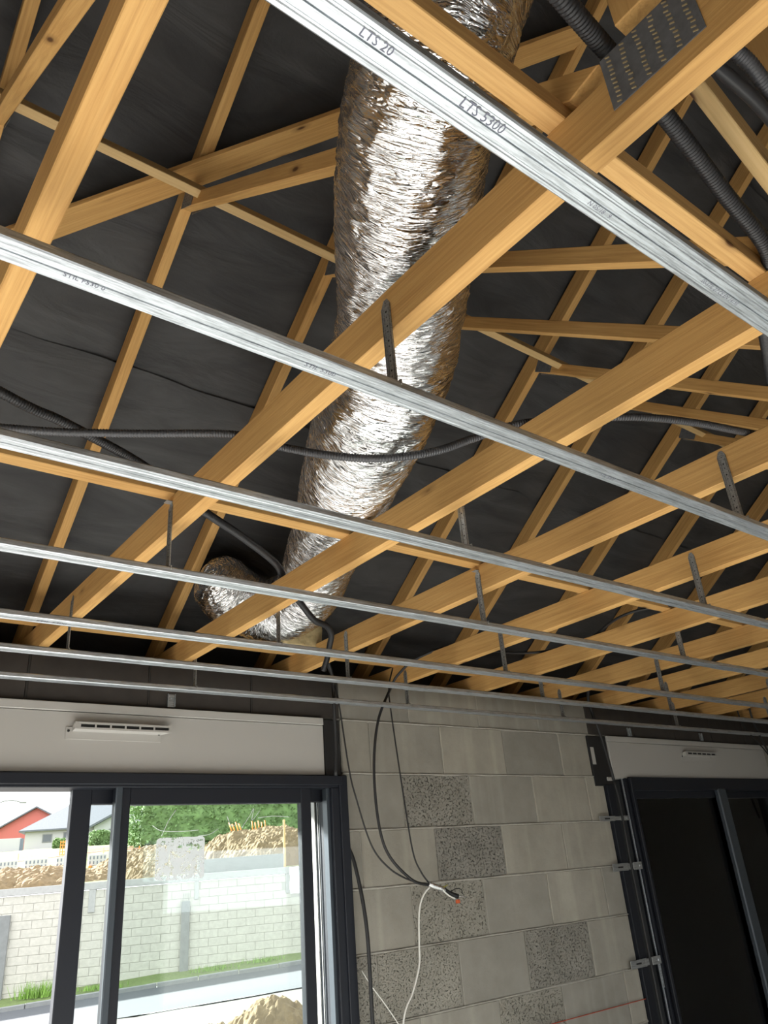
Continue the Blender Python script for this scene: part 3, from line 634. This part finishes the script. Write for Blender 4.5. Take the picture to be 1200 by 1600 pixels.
def vent(xc, label):
    v = empty('vent_grille', R3(xc, YW - .012, .625)); tag(v, label, 'vent', 'shutter box vents')
    back = box('base_plate', (-.225, -.004, -.042), (.165, 0, .006), WHITE_PVC, v, .001)
    wedge = pydata('hood', [(-.20, -.004, -.012), (.165, -.004, -.012), (.165, -.004, .015), (-.20, -.004, .015), (-.20, -.03, -.006), (.20, -.03, -.006), (.20, -.03, .022), (-.20, -.03, .022)], [(0, 1, 5, 4), (3, 7, 6, 2), (0, 4, 7, 3), (1, 2, 6, 5), (0, 3, 2, 1)])
    link('hood', wedge, WHITE_PVC, v)
    bm = bmesh.new(); slots = [(-.176 + i * .0605, -.176 + i * .0605 + .054) for i in range(6)]
    addbox(bm, (0, -.031, .0175), (.40, .003, .008)); addbox(bm, (0, -.031, -.0025), (.40, .003, .008))
    addbox(bm, (-.19, -.031, .0075), (.026, .003, .014)); addbox(bm, (.194, -.031, .0075), (.012, .003, .014))
    for a, c in slots[:-1]: addbox(bm, (c + .0033, -.031, .0075), (.0066, .003, .014))
    bmesh.ops.recalc_face_normals(bm, faces=bm.faces); link('slotted_face', from_bm(bm), WHITE_PVC, v)
    box('slot_shade', (-.178, -.0262, .0005), (.185, -.0255, .0145), HOLE, v)  # dark sheet put in for the shade inside the vent slots
    for x in (-.215, .155):
        bm = bmesh.new(); bmesh.ops.create_cone(bm, cap_ends=True, segments=12, radius1=.005, radius2=.005, depth=.003, matrix=Matrix.Rotation(math.pi / 2, 4, 'X')); link('screw', from_bm(bm), HOLE, v, loc=(x, -.005, -.01))
vent(1.147, 'white slotted air vent on the left shutter box'); vent(5.39, 'white slotted air vent on the right shutter box')

# residue of a peeled paper label and scrawls on the sliding pane
def mat_sticker():
    k = NT('torn_white_label'); n = k.noise(k.coords((1, 1, 1), rand=False), 34, 5, .75); a = k.ramp(n, [(.43, (0, 0, 0)), (.47, (1, 1, 1))])
    k.set(Base_Color=(.82, .88, .92), Roughness=.8, Alpha=a); return k.m
bm = bmesh.new(); pts = []
n = 60
for i in range(n):
    a = 2 * math.pi * i / n; ca, sa = math.cos(a), math.sin(a); q = 1 / max(abs(ca), abs(sa)); p = Vector((ca * q * .105, 0, sa * q * .079)); p *= 1 - .05 * abs(mnoise.noise((ca * 5, sa * 5, 2))); pts.append(bm.verts.new(p))
bm.faces.new(pts)
st = link('label_residue', from_bm(bm), mat_sticker(), loc=R3(1.425, YW + .001, .135)); tag(st, 'torn white paper label residue stuck on the sliding window pane', 'label')
SCR = mat_plain('chalk_smear', (.8, .88, .86), .9)
sc = empty('pane_scrawl', R3(1.5, YW + .0005, .26)); tag(sc, 'pale scrawled marker lines near the top of the window pane', 'marking')
for pts in ([(-.20, .0), (-.16, -.02), (-.08, -.025), (0, -.022)], [(.0, -.045), (.05, -.04), (.09, -.02)], [(-.16, -.04), (-.13, .02), (-.10, .06)], [(.20, -.02), (.24, .03), (.26, .06), (.25, .01), (.29, .05)], [(.13, .03), (.15, -.01), (.18, .0)], [(.28, .02), (.36, .025), (.44, .02)]):
    tube('scrawl_line', [(x, 0, z) for x, z in pts], .0014, SCR, sc, seg=6, step=.008)

# ------------------------------------------------------------------ outside
UX, UY = .9093766, -.4159738; NX, NY = .4159738, .9093766; P0 = (8.9531, 22.4455)
def E(s, off, z): return Vector((P0[0] + UX * s + NX * off, P0[1] + UY * s + NY * off, EYE + z))
EROT = Matrix.Rotation(math.atan2(UY, UX), 4, 'Z')                # local x along the outside wall
def eroot(name, s, off, z, label, cat, group=None, kind=None):
    o = bpy.data.objects.new(name, None); COL.objects.link(o); o.matrix_basis = Matrix.Translation(E(s, off, z)) @ EROT; tag(o, label, cat, group, kind); return o
def eobj(name, me, mat, s, off, z, label=None, cat=None, group=None, kind=None, smooth=False):
    o = link(name, me, mat, mtx=Matrix.Translation(E(s, off, z)) @ EROT, smooth=smooth); return tag(o, label, cat, group, kind)
def mat_ground():
    k = NT('grass_and_earth'); co = k.coords((1, 1, 1), rand=False); n = k.noise(co, .8, 5, .65); f = k.noise(co, 14, 4, .7)
    c = k.ramp(f, [(.3, (.06, .10, .022)), (.7, (.13, .18, .05))]); e = k.ramp(f, [(.3, (.13, .09, .05)), (.7, (.21, .155, .085))])
    c = k.mix(k.ramp(n, [(.5, (0, 0, 0)), (.6, (1, 1, 1))]), c, e); return k.set(Base_Color=c, Roughness=.95, Normal=k.bump(f, .6, .05))
GROUND = mat_ground()
GRASS = mat_plain('grass', (.11, .15, .045), .95, bumpsc=18, bst=.6, var=.35)
EARTH = mat_plain('clay_earth', (.155, .108, .056), .95, bumpsc=9, bst=.9, var=.28)
GRAVEL = mat_plain('pale_gravel', (.12, .113, .10), .95, bumpsc=14, bst=.6, var=.2)
ASPH = mat_plain('pale_asphalt', (.068, .072, .08), .9, bumpsc=30, bst=.2, var=.08)
CONC = mat_plain('pale_concrete', (.36, .355, .34), .9, bumpsc=12, bst=.15, var=.08)
CONC_G = mat_plain('grey_concrete', (.20, .205, .20), .9, bumpsc=8, bst=.2, var=.12)
EBLOCK = mat_plain('outside_concrete_block', (.46, .44, .385), .95, bumpsc=9, bst=.2, var=.12)
EMORT = mat_plain('outside_mortar', (.36, .345, .31), .95)
ORANGE = mat_plain('orange_plastic', (.75, .24, .04), .6)
RENDER_W = mat_plain('white_house_render', (.42, .415, .41), .9, bumpsc=4, bst=.05)
SLATE = mat_plain('slate_roof', (.10, .11, .125), .7, bumpsc=12, bst=.2, var=.15)
REDW = mat_plain('red_house_render', (.42, .12, .10), .9)
DARKWIN = mat_plain('dark_window', (.08, .09, .10), .3)
STAKE = mat_plain('raw_wood_stake', (.60, .42, .20), .8)
SLOT = mat_plain('barrier_slot', (.13, .15, .18), .8)

def gz(s, off):
    """terrain height (rel. eye) outside: road level in front, raised platform behind the retaining wall"""
    if off < .15: return -1.98 + .035 * max(0, s) + max(-.02, min(.16, (off + 1.1) * .12)) if off > -1.2 else -2.0 + .02 * s
    a = [(.15, .485), (2, .57), (5, .75), (8, 1.15), (12, 1.65), (15, 2.15), (25, 2.85), (34, 3.4), (60, 4.5), (120, 6)]
    for (x0, z0), (x1, z1) in zip(a[:-1], a[1:]):
        if off <= x1: return z0 + (z1 - z0) * (off - x0) / (x1 - x0)
    return a[-1][1]
def terrain(name, s0, s1, o0, o1, ns, no, mat, label, amp=.05, fn=gz):
    S = np.linspace(s0, s1, ns); O = np.linspace(o0, o1, no); V = [(s, o, fn(s, o) + amp * mnoise.noise((s * .9, o * .9, 3))) for o in O for s in S]
    F = [(j * ns + i, j * ns + i + 1, (j + 1) * ns + i + 1, (j + 1) * ns + i) for j in range(no - 1) for i in range(ns - 1)]
    o = eobj(name, pydata(name, V, F), mat, 0, 0, 0, label, kind='structure', smooth=True); return o
terrain('ground_platform', -60, 60, .16, 120, 140, 120, GROUND, 'rising ground with grass behind the retaining wall')
terrain('ground_yard', -70, 70, -90.0, -5.3, 140, 90, GRAVEL, 'pale gravel yard in front of the house', .08, lambda s, o: -2.10 + .045 * max(-9, min(9, s)))
terrain('road', -60, 60, -5.5, -1.25, 120, 8, ASPH, 'pale grey road below the retaining wall', .0, lambda s, o: -2.08 + .045 * s + .012 * (o + 5.5))
terrain('grass_verge', -60, 60, -1.1, .05, 140, 8, GRASS, 'strip of grass at the foot of the retaining wall', .05, lambda s, o: -1.95 + .042 * s + .09 * (o + 1.1))
# kerb stones
kr = eroot('kerb', 0, -1.2, -2.06, 'row of grey kerb stones along the road', 'kerb'); km = boxmesh((.98, .15, .22), .012, 'kerb_stone'); km.materials.append(CONC_G); kr.matrix_basis = kr.matrix_basis @ Matrix.Rotation(-math.atan(.044), 4, 'Y')
for i in range(-9, 10): link('kerb_stone', km, None, kr, loc=(i, 0, .02 + .006 * (i % 3 - 1)))
# retaining wall of blocks
rw = eroot('retaining_wall', 0, 0, -2.1, 'pale concrete block retaining wall seen through the left window', 'wall')
bm = bmesh.new(); addbox(bm, (-4.0, .16, 1.2), (15.95, .28, 2.4)); addbox(bm, (6.5, .16, .95), (5.1, .28, 1.9)); bmesh.ops.recalc_face_normals(bm, faces=bm.faces); link('mortar_core', from_bm(bm), EMORT, rw)
ebm = boxmesh((.490, .06, .192), .006, 'block'); ebm.materials.append(EBLOCK)
zz = 0
for r in range(12):
    for i in range(-14, 15):
        s = i * .5 + (.25 if r % 2 else 0); z = .10 + r * .2
        if s < -5.2 or s > 6.0 or (s > 3.75 and r >= 9) : continue
        if -5.2 < s < 5.5: link('block', ebm, None, rw, loc=(s, .04 - .004 * random.random(), z))
bm = bmesh.new()
for r in range(12):
    for i in range(-32, 15):
        s = i * .5 + (.25 if r % 2 else 0)
        if s <= -5.2: addbox(bm, (s, .04, .10 + r * .2), (.49, .06, .192))
bmesh.ops.recalc_face_normals(bm, faces=bm.faces); fb = link('block_courses', from_bm(bm), EBLOCK, rw); tag(fb, kind='stuff')
def rb(n, s0, s1, o0, o1, z0, z1, m): return box(n, (s0, o0, z0 + 2.1), (s1, o1, z1 + 2.1), m, rw, .008)
rb('coping_beam', -12, 3.97, -.03, .32, .315, .49, CONC)
for a, c, z0, z1 in ((1.02, 1.24, -2.05, -.16), (-3.56, -3.27, -2.05, -.13)): rb('column', a, c, -.10, .2, z0, z1, CONC_G)
for a, c, z0 in ((-1.39, -1.22, -.24), (1.35, 1.47, -.14), (3.86, 3.97, -.18)): rb('tie_column', a, c, -.02, .2, z0, .32, CONC)
for i in range(4): rb('rebar', 1.05 + i * .05, 1.062 + i * .05, 0, .012, -.16, .04, CONC_G)
pp = eobj('concrete_panel', boxmesh((2.46, .12, .50), .01, 'panel'), CONC_G, 2.64, .55, .62, 'grey concrete panel standing on the retaining wall in front of the earth mound', 'panel')
sk = eobj('wooden_stake', boxmesh((.06, .05, 1.45), .004, 'stake'), STAKE, 3.92, .70, 1.08, 'upright wooden stake in front of the earth mound', 'stake')
# earth mounds
def mound(name, s, off, rx, ry, h, seed, label, rough=.12, zb=None, peaks=((0, 0, 1, 1),)):
    n = 90; V = []; F = []
    for j in range(n):
        for i in range(n):
            x, y = -1 + 2 * i / (n - 1), -1 + 2 * j / (n - 1); z = 0
            for px, py, ph, pw in peaks: z = max(z, ph * max(0, 1 - ((x - px) ** 2 + (y - py) ** 2) / pw ** 2) ** .7)
            X, Y = x * rx, y * ry; k = min(1, z * 4)
            z = z * h + k * rough * (mnoise.noise((X * 2.2, Y * 2.2, seed)) + .8 * abs(mnoise.noise((X * 6, Y * 6, seed + 3))) + .45 * mnoise.noise((X * 15, Y * 15, seed + 8)))
            V.append((X, Y, z - .04 + ((gz(s + X, off + Y) - gz(s, off)) if zb is None else 0)))
    F = [(j * n + i, j * n + i + 1, (j + 1) * n + i + 1, (j + 1) * n + i) for j in range(n - 1) for i in range(n - 1)]
    return eobj(name, pydata(name, V, F), EARTH, s, off, zb if zb is not None else gz(s, off), label, 'earth mound', 'earth mounds', smooth=False)
mound('earth_mound', 3.9, 4.3, 2.6, 2.6, 1.15, 1.3, 'big clay earth mound behind the grey concrete panel', .13, peaks=((0, 0, 1, .95), (-.45, 0, .95, .6), (.5, .1, .9, .6)))
mound('earth_mound', -3.6, 2.3, 3.0, 1.95, .50, 7.7, 'low clay earth heap behind the wall at the left of the window', .12, peaks=((0, 0, 1, .9), (.5, 0, .6, .6)))
mound('earth_mound', -.2, 3.5, 1.9, 2.7, .80, 12.7, 'clay earth slope behind the torn label on the pane', .12, peaks=((.2, 0, 1, .9), (-.4, 0, .6, .6)))
mound('earth_mound', 1.9, -11.3, 1.8, 1.3, .66, 17.7, 'near clay heap at the bottom of the left window', .13, -2.05, peaks=((.28, 0, 1, .42), (-.35, 0, .62, .6), (.66, 0, .8, .4)))
# orange rods on the mound
for g, (s0, n, lean, lab) in enumerate(((2.62, 4, -.35, 'bunch of leaning orange rods on top of the big mound, left'), (3.30, 5, -.1, 'bunch of upright orange rods on top of the big mound, right'))):
    rt = eroot('marker_rods', s0, 4.8, 1.70, lab, 'rods', 'orange rods on the mound')
    for i in range(n): tube('rod', [(i * .11, 0, 0), (i * .11 + lean * .4, 0, .42 - .05 * (i % 2))], .022, ORANGE, rt, seg=6, step=.2)
# site barriers
def barrier(s, off, w, label):
    z = gz(s, off); t = eroot('site_barrier', s, off, z, label, 'barrier', 'white site barriers')
    box('panel', (-w / 2, -.04, .04), (w / 2, .04, .42), RENDER_W, t, .02)
    n = max(3, int(w / .12))
    for r in (.15, .31):
        for i in range(n): x = -w / 2 + (i + .5) * w / n; box('slot', (x - .022, -.046, r - .05), (x + .022, -.038, r + .05), SLOT, t)
    for x in (-w / 2 + .08, w / 2 - .08): box('foot', (x - .05, -.2, -.02), (x + .05, .2, .05), ORANGE, t, .01)
barrier(-5.15, 8, .85, 'white slotted site barrier at the left edge of the window'); barrier(-4.12, 8, .78, 'white slotted site barrier, second from the left in the window'); barrier(-3.1, 8, .72, 'white slotted site barrier beside the left sash stile'); barrier(-2.05, 8, .62, 'white slotted site barrier seen between the two sash stiles')
# fence posts with plastic mesh and red-white tape
of = eroot('safety_net', -3.79, 12, gz(-3.79, 12), 'orange plastic safety net piece beside the left sash stile', 'net')
for i in range(4): box('strand', (-.15 + i * .09, -.01, 0), (-.12 + i * .09, .01, .72), ORANGE, of)
for i in range(6): box('cross_strand', (-.15, -.012, .05 + i * .12), (.15, .012, .08 + i * .12), ORANGE, of)
lf = eroot('barrier_fence', -.6, 9.5, gz(-.6, 9.5), 'low red and white barrier fence left of the torn label', 'fence')
for x in (-.9, -.1, .62): box('post', (x - .02, -.02, 0), (x + .02, .02, .5), ORANGE, lf)
PINK = mat_plain('red_white_tape', (.62, .33, .28), .7)
for z in (.18, .38): box('tape', (-.9, -.006, z), (.62, .006, z + .05), PINK, lf)
tp = eroot('barrier_tape', -2.6, 10.5, gz(-2.6, 10.5), 'red and white tape strung along the grass bank', 'tape')
tube('tape', [(-2.6, 0, .18), (-1.0, 0, .26), (.5, 0, .34), (1.6, 0, .42)], .018, PINK, tp, seg=6, step=.2)
for x in (-2.6, -1.0, .5, 1.6): box('post', (x - .012, -.012, 0), (x + .012, .012, .45), STAKE, tp)
# hedges: leafy shell built from small leaf quads over a core
LEAF_D = mat_plain('hedge_leaves', (.15, .235, .085), .8, var=.5, bumpsc=3)
def hedge(name, s, off, w, d, h, label, n, size, zb=None):
    z = zb if zb is not None else gz(s, off); t = eroot(name, s, off, z, label, 'hedge', 'hedges outside')
    bm = bmesh.new(); addbox(bm, (0, 0, h / 2), (w, d, h)); bmesh.ops.subdivide_edges(bm, edges=bm.edges, cuts=12, use_grid_fill=True)
    for v in bm.verts: v.co += Vector((mnoise.noise(v.co * 1.7), mnoise.noise(v.co * 1.7 + Vector((9, 0, 0))), mnoise.noise(v.co * 1.7 + Vector((0, 9, 0))))) * min(.18, h * .15)
    bmesh.ops.recalc_face_normals(bm, faces=bm.faces); core = from_bm(bm); link('hedge_body', core, LEAF_D, t, smooth=True)
    V = []; F = []; co = [v.co.copy() for v in core.vertices]; nn = [v.normal.copy() for v in core.vertices]
    for q in range(n):
        i = random.randrange(len(co)); c = co[i] + Vector((random.uniform(-1, 1) * w / 14, random.uniform(-1, 1) * d / 14, random.uniform(-1, 1) * h / 14)) + nn[i] * random.uniform(0, .14) * min(1, h)
        R = Quaternion(Vector((random.gauss(0, 1), random.gauss(0, 1), random.gauss(0, 1))).normalized(), random.uniform(0, 6.3)); k = len(V)
        for a, b in ((-1, -.55), (1, -.55), (1, .55), (-1, .55)): V.append(c + R @ Vector((a * size, b * size, 0)))
        F.append((k, k + 1, k + 2, k + 3))
    lf_ = link('foliage', pydata('foliage', V, F), LEAF_D, t); tag(lf_, kind='stuff')
hedge('hedge', 3.2, 15.0, 8.2, 1.6, 1.7, 'long tall green hedge behind the earth mound', 9000, .06)
hedge('hedge', -3.6, 26, 1.3, .8, .66, 'small clipped hedge between the two sash stiles', 2200, .05); hedge('hedge', -1.7, 26, 1.1, .8, .50, 'low clipped hedge in front of the white house', 1800, .05); hedge('hedge', -5.7, 24.6, .6, .6, .42, 'short hedge at the end of the white garden wall', 1200, .045)
# garden wall
gw = eroot('garden_wall', -11.5, 25.5, gz(-9, 25.5), 'stepped white garden wall in front of the houses', 'wall')
for i in range(9): box('wall_section', (-9 + i * 1.4, -.1, -.3), (-9 + i * 1.4 + 1.38, .1, .66 + (.05 if i % 2 else 0)), RENDER_W, gw, .01)
box('gate', (3.55, -.12, 0), (3.7, .12, .62), SLOT, gw)
# houses
def house(s, off, z, w, d, hw, hr, label, wallm, roofm, ridge_x=True, wins=(), rot=0.0):
    t = eroot('house', s, off, z, label, 'house'); t.matrix_basis = t.matrix_basis @ Matrix.Rotation(rot, 4, 'Z')
    bm = bmesh.new(); addbox(bm, (0, 0, hw / 2 - .5), (w, d, hw + 1))
    if ridge_x == 'hip': tri = []
    elif ridge_x: tri = [[(-w / 2, -d / 2, hw), (-w / 2, d / 2, hw), (-w / 2, 0, hw + hr)], [(w / 2, -d / 2, hw), (w / 2, d / 2, hw), (w / 2, 0, hw + hr)]]
    else: tri = [[(-w / 2, -d / 2, hw), (w / 2, -d / 2, hw), (0, -d / 2, hw + hr)], [(-w / 2, d / 2, hw), (w / 2, d / 2, hw), (0, d / 2, hw + hr)]]
    for q in tri: bm.faces.new([bm.verts.new(p) for p in q])
    bmesh.ops.recalc_face_normals(bm, faces=bm.faces); link('walls', from_bm(bm), wallm, t)
    e = .35; th_ = .12
    if ridge_x == 'hip':
        X, Y, k0, zr = w / 2 + e, d / 2 + e, w / 2 - d * .42, hw + hr
        v = [(-X, -Y, hw - .15), (X, -Y, hw - .15), (X, Y, hw - .15), (-X, Y, hw - .15), (-k0, 0, zr), (k0, 0, zr)]
        for f in ((0, 1, 5, 4), (2, 3, 4, 5), (3, 0, 4), (1, 2, 5)):
            q = [v[i] for i in f]; n_ = len(q); q2 = q + [(a, b, c + .1) for a, b, c in q]
            link('roof', pydata('roof', q2, [tuple(range(n_)), tuple(range(n_, 2 * n_))[::-1]] + [(i, (i + 1) % n_, n_ + (i + 1) % n_, n_ + i) for i in range(n_)]), roofm, t)
    for sg in (-1, 1) if ridge_x != 'hip' else ():
        if ridge_x: v = [(-w / 2 - e, sg * (d / 2 + e), hw - e * hr / (d / 2)), (w / 2 + e, sg * (d / 2 + e), hw - e * hr / (d / 2)), (w / 2 + e, 0, hw + hr), (-w / 2 - e, 0, hw + hr)]
        else: v = [(sg * (w / 2 + e), -d / 2 - e, hw - e * hr / (w / 2)), (sg * (w / 2 + e), d / 2 + e, hw - e * hr / (w / 2)), (0, d / 2 + e, hw + hr), (0, -d / 2 - e, hw + hr)]
        v = v + [(a, b, c + th_) for a, b, c in v]
        link('roof', pydata('roof', v, [(0, 1, 2, 3), (7, 6, 5, 4), (0, 4, 5, 1), (1, 5, 6, 2), (2, 6, 7, 3), (3, 7, 4, 0)]), roofm, t)
    for x, zc, ww, wh in wins:
        f = box('window', (x - ww / 2 - .06, -d / 2 - .03, zc - wh / 2 - .06), (x + ww / 2 + .06, -d / 2 + .02, zc + wh / 2 + .06), CONC_G, t)
        box('pane', (-ww / 2, -.035, -wh / 2), (ww / 2, -.02, wh / 2), DARKWIN, f)
    return t
house(-5.5, 39.2, 3.1, 8.0, 8, 1.6, 2.35, 'white house with large hipped slate roof behind the garden wall', RENDER_W, SLATE, 'hip', ((-2.6, 1.0, .5, .4), (-1.2, 1.0, .7, .5), (2.2, 1.0, .6, .6)))
house(-10.6, 49, 3.9, 6.5, 8, 1.4, 1.75, 'distant house with pinkish red gable and grey roof', REDW, SLATE, False)
house(-1.6, 31, 2.95, 5.6, 6, 1.15, 1.4, 'white gabled house with slate roof left of the tall hedge', RENDER_W, SLATE, False, ((.1, 1.35, .35, .5), (-1.7, .75, .4, .3)))
lp = eroot('street_lamp', -10.5, 30, gz(-10, 30), 'thin curved street lamp pole in front of the red house', 'street lamp')
tube('pole', [(0, 0, 0), (0, 0, 2.2), (.2, 0, 2.75), (.9, 0, 2.9), (1.5, 0, 2.75)], .04, CONC_G, lp, seg=8, step=.1); box('lamp_head', (1.4, -.08, 2.68), (1.8, .08, 2.78), CONC_G, lp, .02)
# weeds at the foot of the wall
GRASSB = mat_plain('grass_blades', (.17, .30, .05), .8, var=.3, bumpsc=5)
for (s, off, nb, hgt, lab) in ((-2.3, -.55, 260, .42, 'tuft of tall grass at the foot of the retaining wall'), (1.9, -.6, 160, .16, 'low grass clump on the verge near the column'), (-.8, -.8, 140, .16, 'low grass clump on the verge seen between the stiles'), (3.2, -.5, 160, .16, 'low grass clump on the right part of the verge')):
    V = []; F = []
    for q in range(nb):
        x, y = max(-.6, min(.6, random.gauss(0, .28))), max(-.25, min(.25, random.gauss(0, .12))); a = random.uniform(0, 6.3); h = hgt * random.uniform(.5, 1); dx, dy = math.cos(a) * .012, math.sin(a) * .012; lx, ly = random.gauss(0, .25) * h, random.gauss(0, .25) * h; k = len(V)
        V += [(x - dx, y - dy, 0), (x + dx, y + dy, 0), (x + lx, y + ly, h)]; F.append((k, k + 1, k + 2))
    o = eobj('grass_tuft', pydata('grass_tuft', V, F), GRASSB, s, off, -1.95 + .042 * s + .09 * (off + 1.1), lab, 'grass', None, 'stuff')
